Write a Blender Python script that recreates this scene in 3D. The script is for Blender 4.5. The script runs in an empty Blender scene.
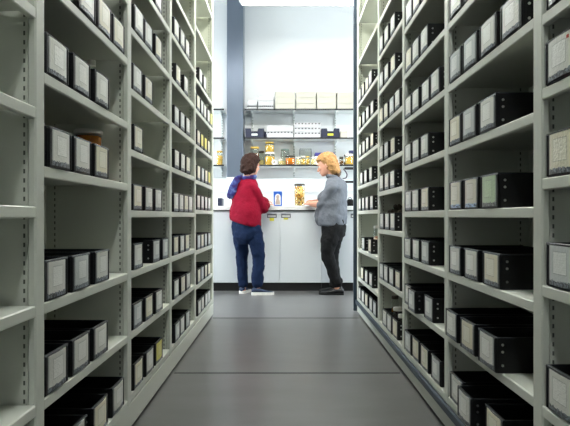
import bpy, math, random
from mathutils import Vector, Matrix, noise
random.seed(11)
C = bpy.context.scene.collection
SC = bpy.context.scene
F_PX, CX, CY, EYE = 577.0, 284.4, 216.4, 0.90
LX, RX = -0.6415, 0.675          # front planes of the two shelving runs
DEPTH = 0.37

def at(px, py, Y):
    return Vector(((px - CX) * Y / F_PX, Y, EYE + (CY - py) * Y / F_PX))

# ------------------------------------------------------------------ materials
def lin(c):
    return tuple((v / 12.92 if v <= .04045 else ((v + .055) / 1.055) ** 2.4) for v in [x / 255 for x in c])

def mat(name, rgb, rough=.5, metal=0.0, spec=.5, nscale=0, namt=0.0, bump=0.0, bscale=60, emit=0, ecol=None, coat=0):
    m = bpy.data.materials.new(name); m.use_nodes = True
    nt = m.node_tree; b = nt.nodes['Principled BSDF']
    col = lin(rgb) + (1,)
    b.inputs['Base Color'].default_value = col
    b.inputs['Roughness'].default_value = rough
    b.inputs['Metallic'].default_value = metal
    b.inputs['Specular IOR Level'].default_value = spec
    b.inputs['Coat Weight'].default_value = coat
    tc = nt.nodes.new('ShaderNodeTexCoord')
    if namt:
        n = nt.nodes.new('ShaderNodeTexNoise'); n.inputs['Scale'].default_value = nscale; n.inputs['Detail'].default_value = 4
        nt.links.new(tc.outputs['Object'], n.inputs['Vector'])
        mx = nt.nodes.new('ShaderNodeMix'); mx.data_type = 'RGBA'
        mx.inputs[6].default_value = tuple(v * (1 - namt) for v in col[:3]) + (1,)
        mx.inputs[7].default_value = tuple(min(1, v * (1 + namt)) for v in col[:3]) + (1,)
        nt.links.new(n.outputs['Fac'], mx.inputs[0]); nt.links.new(mx.outputs[2], b.inputs['Base Color'])
    if bump:
        n2 = nt.nodes.new('ShaderNodeTexNoise'); n2.inputs['Scale'].default_value = bscale; n2.inputs['Detail'].default_value = 5
        nt.links.new(tc.outputs['Object'], n2.inputs['Vector'])
        bp = nt.nodes.new('ShaderNodeBump'); bp.inputs['Strength'].default_value = bump; bp.inputs['Distance'].default_value = .01
        nt.links.new(n2.outputs['Fac'], bp.inputs['Height']); nt.links.new(bp.outputs['Normal'], b.inputs['Normal'])
    if emit:
        b.inputs['Emission Color'].default_value = tuple(ecol or (1, 1, 1)) + (1,)
        b.inputs['Emission Strength'].default_value = emit
    return m

def speckle(name, cols, scale=40, rough=.35):
    """Voronoi cells of several colours, for jar contents."""
    m = bpy.data.materials.new(name); m.use_nodes = True
    nt = m.node_tree; b = nt.nodes['Principled BSDF']; b.inputs['Roughness'].default_value = rough
    tc = nt.nodes.new('ShaderNodeTexCoord'); v = nt.nodes.new('ShaderNodeTexVoronoi'); v.inputs['Scale'].default_value = scale
    nt.links.new(tc.outputs['Object'], v.inputs['Vector'])
    sp = nt.nodes.new('ShaderNodeSeparateColor'); nt.links.new(v.outputs['Color'], sp.inputs[0])
    r = nt.nodes.new('ShaderNodeValToRGB'); r.color_ramp.interpolation = 'CONSTANT'
    n = len(cols)
    while len(r.color_ramp.elements) < n: r.color_ramp.elements.new(.5)
    for i, c in enumerate(cols):
        r.color_ramp.elements[i].position = i / n; r.color_ramp.elements[i].color = lin(c) + (1,)
    nt.links.new(sp.outputs[0], r.inputs[0]); nt.links.new(r.outputs[0], b.inputs['Base Color'])
    return m

def glass(name, tint=(235, 240, 235), gloss=.12):
    m = bpy.data.materials.new(name); m.use_nodes = True
    nt = m.node_tree; nt.nodes.clear()
    o = nt.nodes.new('ShaderNodeOutputMaterial'); t = nt.nodes.new('ShaderNodeBsdfTransparent'); g = nt.nodes.new('ShaderNodeBsdfGlossy')
    t.inputs[0].default_value = lin(tint) + (1,); g.inputs['Roughness'].default_value = .05
    lw = nt.nodes.new('ShaderNodeLayerWeight'); lw.inputs[0].default_value = .25
    ad = nt.nodes.new('ShaderNodeMath'); ad.operation = 'MULTIPLY_ADD'; ad.inputs[1].default_value = .2; ad.inputs[2].default_value = gloss * .3
    mx = nt.nodes.new('ShaderNodeMixShader')
    nt.links.new(lw.outputs['Facing'], ad.inputs[0]); nt.links.new(ad.outputs[0], mx.inputs[0])
    nt.links.new(t.outputs[0], mx.inputs[1]); nt.links.new(g.outputs[0], mx.inputs[2]); nt.links.new(mx.outputs[0], o.inputs[0])
    return m

def card_mat(name, paper, inner, printed=(95, 95, 92), foot=(70, 74, 78)):
    """A paper card in a clear sleeve: printed lines, an inner panel, the crumpled sleeve foot below."""
    m = bpy.data.materials.new(name); m.use_nodes = True
    nt = m.node_tree; L = nt.links.new; N = nt.nodes.new
    b = nt.nodes['Principled BSDF']; b.inputs['Roughness'].default_value = .32; b.inputs['Specular IOR Level'].default_value = .45
    tc = N('ShaderNodeTexCoord'); s = N('ShaderNodeSeparateXYZ'); L(tc.outputs['Generated'], s.inputs[0])
    oi = N('ShaderNodeObjectInfo')
    def M(op, a, c=None, d=None):
        n = N('ShaderNodeMath'); n.operation = op
        for i, x in enumerate((a, c, d)):
            if x is None: continue
            if isinstance(x, (int, float)): n.inputs[i].default_value = x
            else: L(x, n.inputs[i])
        return n.outputs[0]
    def mix(fac, a, c):
        n = N('ShaderNodeMix'); n.data_type = 'RGBA'
        for i, x in ((0, fac), (6, a), (7, c)):
            if isinstance(x, tuple): n.inputs[i].default_value = lin(x) + (1,)
            elif isinstance(x, (int, float)): n.inputs[i].default_value = x
            else: L(x, n.inputs[i])
        return n.outputs[2]
    u, v = s.outputs['Y'], s.outputs['Z']
    cv = N('ShaderNodeCombineXYZ'); L(M('MULTIPLY', u, 22), cv.inputs[0]); L(M('FLOOR', M('MULTIPLY', v, 17)), cv.inputs[1]); L(M('MULTIPLY', oi.outputs['Random'], 97), cv.inputs[2])
    nz = N('ShaderNodeTexNoise'); nz.inputs['Scale'].default_value = 1.0; L(cv.outputs[0], nz.inputs['Vector'])
    inu = M('LESS_THAN', M('ABSOLUTE', M('SUBTRACT', u, .52)), .27)
    inv_ = M('LESS_THAN', M('ABSOLUTE', M('SUBTRACT', v, .58)), .27)
    inside = M('MULTIPLY', inu, inv_)
    row = M('LESS_THAN', M('FRACT', M('MULTIPLY', v, 17)), .38)
    txt = M('MULTIPLY', M('MULTIPLY', inside, row), M('GREATER_THAN', nz.outputs['Fac'], .52))
    col = mix(inside, paper, inner)
    col = mix(M('MULTIPLY', txt, .16), col, printed)
    ed = M('SUBTRACT', M('MULTIPLY', M('LESS_THAN', M('ABSOLUTE', M('SUBTRACT', u, .52)), .285), M('LESS_THAN', M('ABSOLUTE', M('SUBTRACT', v, .58)), .285)), inside)
    col = mix(M('MULTIPLY', ed, .45), col, printed)
    n3 = N('ShaderNodeTexNoise'); n3.inputs['Scale'].default_value = 3.0
    cv2 = N('ShaderNodeCombineXYZ'); L(M('MULTIPLY', u, 5), cv2.inputs[0]); L(M('MULTIPLY', v, 4), cv2.inputs[1]); L(M('MULTIPLY', oi.outputs['Random'], 31), cv2.inputs[2])
    L(cv2.outputs[0], n3.inputs['Vector'])
    low = M('LESS_THAN', v, M('MULTIPLY_ADD', n3.outputs['Fac'], .16, .05))
    crumple = mix(M('GREATER_THAN', n3.outputs['Fac'], .52), foot, tuple(min(255, int(c * 1.75)) for c in foot))
    col = mix(low, col, crumple)
    edge = M('GREATER_THAN', M('ABSOLUTE', M('SUBTRACT', u, .5)), .455)
    col = mix(M('MULTIPLY', edge, .55), col, (120, 124, 126))
    hsv = N('ShaderNodeHueSaturation'); L(col, hsv.inputs['Color']); L(M('MULTIPLY_ADD', oi.outputs['Random'], .14, 1.0), hsv.inputs['Value'])
    L(hsv.outputs[0], b.inputs['Base Color'])
    bp = N('ShaderNodeBump'); bp.inputs['Strength'].default_value = .35; bp.inputs['Distance'].default_value = .006
    L(n3.outputs['Fac'], bp.inputs['Height']); L(bp.outputs[0], b.inputs['Normal'])
    return m

MT = dict(
    shelf=mat('shelf_paint', (212, 215, 204), .42, spec=.4, nscale=3, namt=.03),
    slot=mat('slot_dark', (92, 96, 88), .8),
    navy=mat('navy_rubber', (36, 52, 66), .45),
    plastic=mat('black_plastic', (12, 13, 15), .42, spec=.35, bump=.12, bscale=120),
    rim=mat('rim_plastic_highlight', (46, 48, 52), .25, spec=.6, nscale=20, namt=.1),  # greyer than the box body, highlight on the rim put into its colour
    rivet=mat('rivet_steel', (200, 200, 200), .3, 1),
    white=mat('wall_white', (238, 240, 240), .7, nscale=1.5, namt=.015),
    ceil=mat('ceiling_white', (228, 230, 230), .8, nscale=2, namt=.02),
    pillar=mat('blue_grey_paint', (98, 108, 122), .28, .4, nscale=2.5, namt=.08),
    door=mat('cabinet_white', (222, 228, 232), .35, nscale=1.2, namt=.015),
    worktop=mat('worktop_white', (240, 240, 238), .3, nscale=8, namt=.01),
    kick=mat('black_kickboard', (12, 12, 14), .5, nscale=5, namt=.2),
    steel=mat('holder_steel', (112, 116, 124), .4, .3),
    tagy=mat('tag_yellow', (222, 214, 60), .6, nscale=30, namt=.06),
    dark=mat('dark_trim', (26, 28, 32), .5, nscale=6, namt=.1),
    shelfw=mat('white_laminate', (226, 230, 228), .4, nscale=5, namt=.02),
    carton=mat('cream_carton', (184, 182, 168), .75, nscale=9, namt=.03),
    cartonw=mat('white_carton', (186, 187, 188), .7, nscale=9, namt=.02),
    navyp=mat('navy_plastic', (26, 32, 56), .4, nscale=12, namt=.1),
    purple=mat('purple_card', (58, 54, 120), .6, nscale=9, namt=.1),
    lidy=mat('lid_yellow', (212, 176, 74), .45, nscale=15, namt=.1),
    lidg=mat('lid_grey_green', (126, 142, 132), .4, nscale=15, namt=.1),
    lidd=mat('lid_dark', (66, 58, 48), .45, nscale=15, namt=.15),
    lidw=mat('lid_white', (236, 232, 224), .45, nscale=15, namt=.05),
    lidn=mat('lid_navy', (42, 46, 96), .45, nscale=15, namt=.05),
    glass=glass('clear_glass', (246, 248, 246)),
    amber=mat('amber_fluid', (226, 126, 18), .2, nscale=14, namt=.2),
    yellowf=mat('yellow_fluid', (234, 184, 66), .3, nscale=16, namt=.22),
    paleyel=mat('pale_fluid', (238, 214, 140), .3, nscale=16, namt=.18),
    brownf=mat('brown_fluid', (120, 76, 24), .25, nscale=18, namt=.3),
    shells=speckle('mixed_shells', [(232, 176, 70), (244, 208, 112), (170, 108, 40), (240, 196, 100), (216, 150, 52), (130, 84, 36), (248, 224, 150)], 55),
    pinkbits=speckle('pink_pieces', [(190, 150, 130), (120, 62, 50), (222, 196, 170), (150, 96, 70)], 60),
    coral=mat('specimen_brown', (74, 66, 54), .8, nscale=40, namt=.5, bump=.6, bscale=50),
    bluecard=mat('blue_card', (28, 92, 190), .4, nscale=8, namt=.08),
    palecard=mat('pale_panel', (226, 228, 224), .5, nscale=20, namt=.04),
    bell=mat('beige_specimen', (176, 160, 148), .7, nscale=40, namt=.2),
    skin=mat('skin', (222, 164, 138), .5, nscale=9, namt=.08),
    eye=mat('eye_dark', (40, 34, 30), .2, nscale=9, namt=.1),
    lips=mat('lip_pink', (190, 118, 106), .5, nscale=9, namt=.1),
    hairb=mat('brown_hair', (52, 34, 28), .7, spec=.15, nscale=30, namt=.5, bump=.7, bscale=70),
    hairy=mat('blond_hair', (178, 134, 84), .6, spec=.2, nscale=30, namt=.55, bump=.7, bscale=60),
    hairn=mat('dark_blond_hair', (92, 66, 46), .55, nscale=30, namt=.4, bump=.7, bscale=60),
    red=mat('red_fleece', (128, 5, 36), .9, spec=.2, nscale=22, namt=.14, bump=.5, bscale=60),
    jeans=mat('navy_denim', (16, 33, 63), .9, spec=.2, nscale=18, namt=.24, bump=.5, bscale=45),
    shirt=mat('grey_denim_shirt', (104, 108, 115), .9, spec=.2, nscale=20, namt=.18, bump=.5, bscale=45),
    black=mat('black_cotton', (12, 12, 13), .85, spec=.25, nscale=18, namt=.25, bump=.5, bscale=45),
    sneak=mat('navy_trainer', (36, 52, 82), .7, nscale=40, namt=.2, bump=.3, bscale=90),
    sole=mat('white_rubber', (232, 230, 224), .55, nscale=20, namt=.05),
    shoeb=mat('black_leather', (16, 16, 17), .45, nscale=20, namt=.2),
    scarf=None, metalk=mat('black_metal', (24, 26, 30), .4, .3, nscale=12, namt=.1),
    cable=mat('purple_cable', (60, 44, 62), .5, nscale=12, namt=.1),
    lamph=mat('lamp_housing', (236, 236, 234), .5, nscale=4, namt=.01),
    redst=mat('red_sticker', (190, 70, 54), .6, nscale=30, namt=.06),
)
def scarf_mat():
    m = mat('scarf_weave', (70, 90, 170), .9, spec=.15, bump=.5, bscale=70)
    nt = m.node_tree; b = nt.nodes['Principled BSDF']
    tc = nt.nodes.new('ShaderNodeTexCoord'); n = nt.nodes.new('ShaderNodeTexNoise'); n.inputs['Scale'].default_value = 14
    r = nt.nodes.new('ShaderNodeValToRGB')
    for i, (p, c) in enumerate(((.34, (66, 38, 84)), (.5, (58, 62, 122)), (.7, (104, 124, 176)))):
        if i > 1: r.color_ramp.elements.new(p)
        r.color_ramp.elements[i].position = p; r.color_ramp.elements[i].color = lin(c) + (1,)
    nt.links.new(tc.outputs['Object'], n.inputs['Vector']); nt.links.new(n.outputs['Fac'], r.inputs[0]); nt.links.new(r.outputs[0], b.inputs['Base Color'])
    return m
MT['scarf'] = scarf_mat()
CARD = {
    'white': card_mat('card_white', (222, 222, 214), (240, 240, 234)),
    'grey': card_mat('card_grey', (204, 208, 206), (232, 234, 230)),
    'cream': card_mat('card_cream', (228, 222, 198), (240, 236, 218)),
    'yellow': card_mat('card_yellow', (228, 218, 100), (232, 222, 128)),
    'green': card_mat('card_green', (190, 210, 174), (202, 222, 186), foot=(80, 84, 80)),
    'blue-footed': card_mat('card_blue_foot', (226, 222, 206), (236, 232, 220), foot=(104, 118, 136)),
}

def floor_mat():
    m = mat('grey_vinyl', (150, 150, 149), .34, spec=.5)
    nt = m.node_tree; L = nt.links.new; b = nt.nodes['Principled BSDF']
    tc = nt.nodes.new('ShaderNodeTexCoord'); mp = nt.nodes.new('ShaderNodeMapping'); mp.inputs['Scale'].default_value = (1.2, 3, 1)
    n = nt.nodes.new('ShaderNodeTexNoise'); n.inputs['Scale'].default_value = 2.2; n.inputs['Detail'].default_value = 7
    L(tc.outputs['Object'], mp.inputs[0]); L(mp.outputs[0], n.inputs['Vector'])
    r = nt.nodes.new('ShaderNodeValToRGB')
    r.color_ramp.elements[0].position = .3; r.color_ramp.elements[0].color = lin((88, 88, 87)) + (1,)
    r.color_ramp.elements[1].position = .75; r.color_ramp.elements[1].color = lin((99, 99, 99)) + (1,)
    L(n.outputs['Fac'], r.inputs[0]); L(r.outputs[0], b.inputs['Base Color'])
    mr = nt.nodes.new('ShaderNodeMapRange'); mr.inputs['To Min'].default_value = .315; mr.inputs['To Max'].default_value = .345
    L(n.outputs['Fac'], mr.inputs['Value']); L(mr.outputs[0], b.inputs['Roughness'])
    return m

# ------------------------------------------------------------------ mesh helpers
class MB:
    def __init__(self): self.v, self.f, self.mi = [], [], []
    def add(self, vs, fs, mi=0):
        o = len(self.v); self.v += [Vector(x) for x in vs]
        for f in fs: self.f.append([i + o for i in f]); self.mi.append(mi)
        return self
    def box(self, x0, x1, y0, y1, z0, z1, c=0.0, mi=0):
        if x1 < x0: x0, x1 = x1, x0
        if y1 < y0: y0, y1 = y1, y0
        c = min(c, (x1 - x0) * .45, (y1 - y0) * .45, (z1 - z0) * .45)
        if c <= 0:
            vs = [(x, y, z) for z in (z0, z1) for y in (y0, y1) for x in (x0, x1)]
            return self.add(vs, [(0, 2, 3, 1), (4, 5, 7, 6), (0, 1, 5, 4), (2, 6, 7, 3), (0, 4, 6, 2), (1, 3, 7, 5)], mi)
        X, Y, Z = (x0, x1), (y0, y1), (z0, z1); vs = []; idx = {}
        for i in (0, 1):
            for j in (0, 1):
                for k in (0, 1):
                    sx, sy, sz = (1 - 2 * i) * c, (1 - 2 * j) * c, (1 - 2 * k) * c
                    for a, p in (('x', (X[i], Y[j] + sy, Z[k] + sz)), ('y', (X[i] + sx, Y[j], Z[k] + sz)), ('z', (X[i] + sx, Y[j] + sy, Z[k]))):
                        idx[(i, j, k, a)] = len(vs); vs.append(p)
        fs = []
        for s in (0, 1):
            fs.append([idx[(s, 0, 0, 'x')], idx[(s, 1, 0, 'x')], idx[(s, 1, 1, 'x')], idx[(s, 0, 1, 'x')]][::1 if s else -1])
            fs.append([idx[(0, s, 0, 'y')], idx[(1, s, 0, 'y')], idx[(1, s, 1, 'y')], idx[(0, s, 1, 'y')]][::-1 if s else 1])
            fs.append([idx[(0, 0, s, 'z')], idx[(1, 0, s, 'z')], idx[(1, 1, s, 'z')], idx[(0, 1, s, 'z')]][::1 if s else -1])
        for p in (0, 1):
            for q in (0, 1):
                fs.append([idx[(0, p, q, 'y')], idx[(1, p, q, 'y')], idx[(1, p, q, 'z')], idx[(0, p, q, 'z')]])
                fs.append([idx[(p, 0, q, 'x')], idx[(p, 1, q, 'x')], idx[(p, 1, q, 'z')], idx[(p, 0, q, 'z')]])
                fs.append([idx[(p, q, 0, 'x')], idx[(p, q, 1, 'x')], idx[(p, q, 1, 'y')], idx[(p, q, 0, 'y')]])
                for k in (0, 1): fs.append([idx[(p, q, k, 'x')], idx[(p, q, k, 'y')], idx[(p, q, k, 'z')]])
        return self.add(vs, fs, mi)
    def rings(self, rs, mi=0, cap=True):
        n = len(rs[0]); vs = [p for r in rs for p in r]; fs = []
        for i in range(len(rs) - 1):
            for j in range(n):
                a, b_ = i * n + j, i * n + (j + 1) % n
                fs.append((a, b_, b_ + n, a + n))
        if cap:
            fs.append(tuple(range(n))[::-1]); fs.append(tuple(range((len(rs) - 1) * n, len(rs) * n)))
        return self.add(vs, fs, mi)
    def lathe(self, prof, cx=0, cy=0, z0=0, n=24, mi=0):
        return self.rings([[(cx + r * math.cos(t * 2 * math.pi / n), cy + r * math.sin(t * 2 * math.pi / n), z0 + z) for t in range(n)] for r, z in prof], mi)
    def prism(self, poly, axis, a0, a1, mi=0):
        """extrude a 2-D polygon; axis 'y': poly is (x,z); axis 'x': (y,z); axis 'z': (x,y)"""
        def P(p, a): return {'y': (p[0], a, p[1]), 'x': (a, p[0], p[1]), 'z': (p[0], p[1], a)}[axis]
        return self.rings([[P(p, a0) for p in poly], [P(p, a1) for p in poly]], mi)
    def tube(self, pts, radii, n=12, mi=0, sub=5, flat=1.0, up=None, dome=True):
        """smooth tapering tube with domed ends; flat scales the radius along the second axis"""
        pts = [Vector(p) for p in pts]; P, R = [], []
        m = len(pts)
        for i in range(m - 1):
            p0, p1, p2, p3 = pts[max(i - 1, 0)], pts[i], pts[i + 1], pts[min(i + 2, m - 1)]
            for s in range(sub):
                t = s / sub
                P.append(.5 * ((2 * p1) + (p2 - p0) * t + (2 * p0 - 5 * p1 + 4 * p2 - p3) * t * t + (3 * p1 - p0 - 3 * p2 + p3) * t ** 3))
                tt = t * t * (3 - 2 * t); R.append(radii[i] * (1 - tt) + radii[i + 1] * tt)
        P.append(pts[-1]); R.append(radii[-1])
        T = [(P[min(i + 1, len(P) - 1)] - P[max(i - 1, 0)]).normalized() for i in range(len(P))]
        u = Vector(up) if up else Vector((0, 0, 1))
        if abs(u.dot(T[0])) > .95: u = Vector((1, 0, 0))
        rs = []
        def ring(c, r, t, u):
            a = t.cross(u).normalized(); b_ = a.cross(t).normalized()
            return [c + a * r * math.cos(k * 2 * math.pi / n) + b_ * r * flat * math.sin(k * 2 * math.pi / n) for k in range(n)], b_
        if dome:
            for q in (.97, .8, .5):
                c = P[0] - T[0] * R[0] * q * .9; rs.append(ring(c, R[0] * math.sqrt(1 - q * q), T[0], u)[0])
        for c, r, t in zip(P, R, T):
            g, u = ring(c, r, t, u); rs.append(g)
        if dome:
            for q in (.5, .8, .97):
                c = P[-1] + T[-1] * R[-1] * q * .9; rs.append(ring(c, R[-1] * math.sqrt(1 - q * q), T[-1], u)[0])
        return self.rings(rs, mi)
    def ball(self, c, ax, n=14, mi=0, frame=None):
        c = Vector(c); fr = frame or (Vector((1, 0, 0)), Vector((0, 1, 0)), Vector((0, 0, 1)))
        rs = []
        m = n // 2 + 2
        for i in range(m):
            th = math.pi * (i + .15) / (m - .7)
            rs.append([c + fr[0] * ax[0] * math.sin(th) * math.cos(k * 2 * math.pi / n) + fr[1] * ax[1] * math.sin(th) * math.sin(k * 2 * math.pi / n) - fr[2] * ax[2] * math.cos(th) for k in range(n)])
        return self.rings(rs, mi)
    def mesh(self, name):
        me = bpy.data.meshes.new(name); me.from_pydata([tuple(p) for p in self.v], [], self.f)
        me.polygons.foreach_set('material_index', self.mi)
        import bmesh
        b = bmesh.new(); b.from_mesh(me); bmesh.ops.recalc_face_normals(b, faces=b.faces); b.to_mesh(me); b.free()
        return me
    def build(self, name, mats, parent=None, smooth=None, loc=None):
        me = self.mesh(name)
        for m in (mats if isinstance(mats, (list, tuple)) else [mats]): me.materials.append(m)
        o = bpy.data.objects.new(name, me); C.objects.link(o)
        if parent is not None: o.parent = parent
        if loc is not None: o.location = loc
        if smooth: shade(me, smooth)
        return o

def shade(me, ang=40):
    me.polygons.foreach_set('use_smooth', [True] * len(me.polygons))
    try: me.set_sharp_from_angle(angle=math.radians(ang))
    except Exception: pass

def thing(name, label, cat, loc=(0, 0, 0), rz=0, group=None):
    o = bpy.data.objects.new(name, None); C.objects.link(o); o.empty_display_size = .05
    o.location = loc; o.rotation_euler = (0, 0, rz)
    return tag(o, label, cat, group)
def tag(o, label, cat, group=None):
    if label: o['label'] = label; o['category'] = cat
    if group: o['group'] = group
    return o
def structure(name, mb, m):
    o = mb.build(name, m); o['kind'] = 'structure'; return o

# ------------------------------------------------------------------ the room
WB, CEIL, FY = 7.72, 3.75, -2.4
structure('floor', MB().box(-3.3, 3.3, FY, WB + .1, -.1, 0), floor_mat())
structure('wall_back', MB().box(-3.3, 3.3, WB, WB + .1, 0, CEIL), MT['white'])
WY0, WY1, WZ0, WZ1 = 5.5, 7.3, .95, 2.25
def side_wall(s, name):
    mb = MB(); a, b = s * 3.3, s * 3.4
    mb.box(a, b, FY, WY0, 0, CEIL).box(a, b, WY1, WB, 0, CEIL).box(a, b, WY0, WY1, 0, WZ0).box(a, b, WY0, WY1, WZ1, CEIL)
    structure(name, mb, MT['white'])
side_wall(-1, 'wall_left')
def added_window(s, name):  # unseen side window, added so sky light brightens the wall between the shelves
    o = thing(name, None, None, (s * 3.35, (WY0 + WY1) / 2, WZ0)); o['kind'] = 'structure'; inv = -Vector(o.location)
    mb = MB(); x0, x1 = s * 3.33, s * 3.38
    for y in (WY0, (WY0 + WY1) / 2 - .025, WY1 - .05): mb.box(x0, x1, y, y + .05, WZ0, WZ1, .004)
    for z in (WZ0, WZ1 - .05): mb.box(x0, x1, WY0, WY1, z, z + .05, .004)
    mb.build('added_window_frame', MT['lamph'], o, loc=inv)
    MB().box(s * 3.36, s * 3.364, WY0 + .03, WY1 - .03, WZ0 + .03, WZ1 - .03).build('added_window_pane', glass('added_window_glass', (250, 252, 252), .05), o, loc=inv)
    ld = bpy.data.lights.new('added_daylight_portal', 'AREA'); ld.shape = 'RECTANGLE'; ld.size = WZ1 - WZ0; ld.size_y = WY1 - WY0; ld.cycles.is_portal = True
    lo = bpy.data.objects.new('added_daylight_portal', ld); C.objects.link(lo); lo.location = (s * 3.41, (WY0 + WY1) / 2, (WZ0 + WZ1) / 2); lo.rotation_euler = (0, s * math.pi / 2, 0)
added_window(-1, 'added_window_1'); added_window(1, 'added_window_2')
side_wall(1, 'wall_right')
structure('wall_front', MB().box(-3.3, 3.3, FY - .1, FY, 0, CEIL), MT['white'])
structure('ceiling', MB().box(-3.4, 3.4, FY - .1, WB + .1, CEIL, CEIL + .1), MT['ceil'])
structure('wall_pillar', MB().box(-.742, -.532, 7.44, WB, 1.404, CEIL, .006), MT['pillar'])
# service trunking along the wall above the worktop
structure('trim_1', MB().box(-3.3, -.742, 7.60, WB, 1.226, 1.404, .006).box(-.742, -.532, 7.40, 7.60, 1.226, 1.404, .006).box(-.742, -.532, 7.60, WB, 1.226, 1.404).box(-.532, 3.3, 7.60, WB, 1.226, 1.404, .006).box(-.532, 3.3, 7.594, 7.60, 1.312, 1.316), MT['door'])
# cross rails let into the floor of the aisle
for i, y in enumerate((1.52, 3.316, 5.11)):
    structure('trim_%d' % (i + 2), MB().box(LX + .01, RX - .01, y - .010, y + .010, -.002, .0015), MT['dark'])

# ------------------------------------------------------------------ shelving runs
def shelf_bm(side, x_front, y0, y1, z, d=DEPTH - .02):
    s = side
    t = .031
    prof = [(.003, 0), (0, -.003), (0, -t + .003), (.003, -t), (.016, -t), (.016, -.010), (d - .016, -.010), (d - .016, -t), (d, -t), (d, 0)]
    return MB().prism([(x_front + s * a, z + b) for a, b in prof], 'y', y0, y1)

def upright_bm(side, xf, y, z0, z1, w=.055):
    s = side; mb = MB()
    mb.box(xf, xf + s * .022, y - w / 2, y + w / 2, z0, z1, .004)
    mb.box(xf + s * .022, xf + s * (DEPTH - .03), y - .011, y + .011, z0, z1)
    mb.box(xf + s * (DEPTH - .03), xf + s * DEPTH, y - w / 2, y + w / 2, z0, z1, .003)
    for d in (.036, DEPTH - .065):                       # slotted strips
        for e in (-1, 1):
            yy = y + e * .011
            mb.box(xf + s * (d - .008), xf + s * (d + .012), yy, yy + e * .0025, z0, z1)
            k = 0
            while z0 + .03 + k * .024 < z1:
                z = z0 + .03 + k * .024; k += 1
                mb.box(xf + s * (d - .0022), xf + s * (d + .0028), yy + e * .0022, yy + e * .0031, z, z + .0115, mi=1)
    return mb

U = [.155 + .2571 * k for k in range(12)]
L_POSTS = [.60, 1.517, 2.393, 3.262, 4.16, 5.19]
R_POSTS = [.66, 1.54, 2.41, 3.28, 4.15, 5.34]
L_BAYS = [U, [.145, .411, .668, 1.035, 1.287, 1.55, 1.80, 2.07, 2.33, 2.59, 2.85], U, U,
          [.157, .394, .65, .949, 1.168, 1.43, 1.69, 1.917, 2.30, 2.69]]
R_BAYS = [[.155, .405, .72, 1.0, 1.235, 1.43, 1.70, 1.95, 2.21, 2.47, 2.73], U, U,
          [.155, .46, .81, 1.075, 1.28, 1.54, 1.79, 2.04, 2.30, 2.56, 2.82],
          [.152, .344, .607, .95, 1.175, 1.43, 1.68, 1.926, 2.31, 2.69]]
TOPZ = 2.98
def run(side, xf, posts, bays, label):
    y0, y1 = posts[0] - .0275, posts[-1] + .0275
    r = thing('mobile_shelving', label, 'shelving', (xf + side * DEPTH / 2, (y0 + y1) / 2, 0))
    inv = -Vector(r.location)
    def put(mb, name, m):
        o = mb.build(name, m, r); o.location = inv; return o
    for i, y in enumerate(posts):
        put(upright_bm(side, xf, y, .118, TOPZ), 'upright', [MT['shelf'], MT['slot']])
    for b, zs in enumerate(bays):
        a, c = posts[b] + .0145, posts[b + 1] - .0145
        put(MB().box(xf + side * (DEPTH - .018), xf + side * (DEPTH - .012), a, c, .12, TOPZ), 'back_panel', MT['shelf'])
        for z in zs:
            # a front edge as long as the clear opening; the tray runs a little deeper between the side sheets
            put(shelf_bm(side, xf + side * .001, posts[b] + .0275, posts[b + 1] - .0275, z), 'shelf', MT['shelf'])
    put(MB().box(xf + side * .001, xf + side * DEPTH, y0, y1, .016, .118, .003), 'plinth', MT['shelf'])
    put(MB().box(xf, xf + side * DEPTH, y0, y1, TOPZ, TOPZ + .02, .003), 'top_panel', MT['shelf'])
    # wheels carrying the carriage on the floor rails
    for y in (1.52, 3.316, 5.11):
        for dd in (.07, DEPTH - .07):
            put(MB().prism([(y + .014 * math.cos(t * math.pi / 8), .015 + .013 * math.sin(t * math.pi / 8)) for t in range(16)], 'x', xf + side * (dd - .01), xf + side * (dd + .01)), 'wheel', MT['dark'])
    return r, put
run(-1, LX, L_POSTS, L_BAYS, 'plain off-white steel shelving run without a navy strip, red-jumper side of aisle')
rr, put = run(1, RX, R_POSTS, R_BAYS, 'off-white steel shelving run with navy bumper strip along its base')
ys = R_POSTS[0] - .0275
put(MB().box(RX - .016, RX - .0005, ys, 5.372, .090, .128, .004), 'bumper_strip', MT['navy'])
put(MB().box(RX - .030, RX + .012, 5.372, 5.412, .02, TOPZ, .004), 'end_bumper', MT['navy'])

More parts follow.
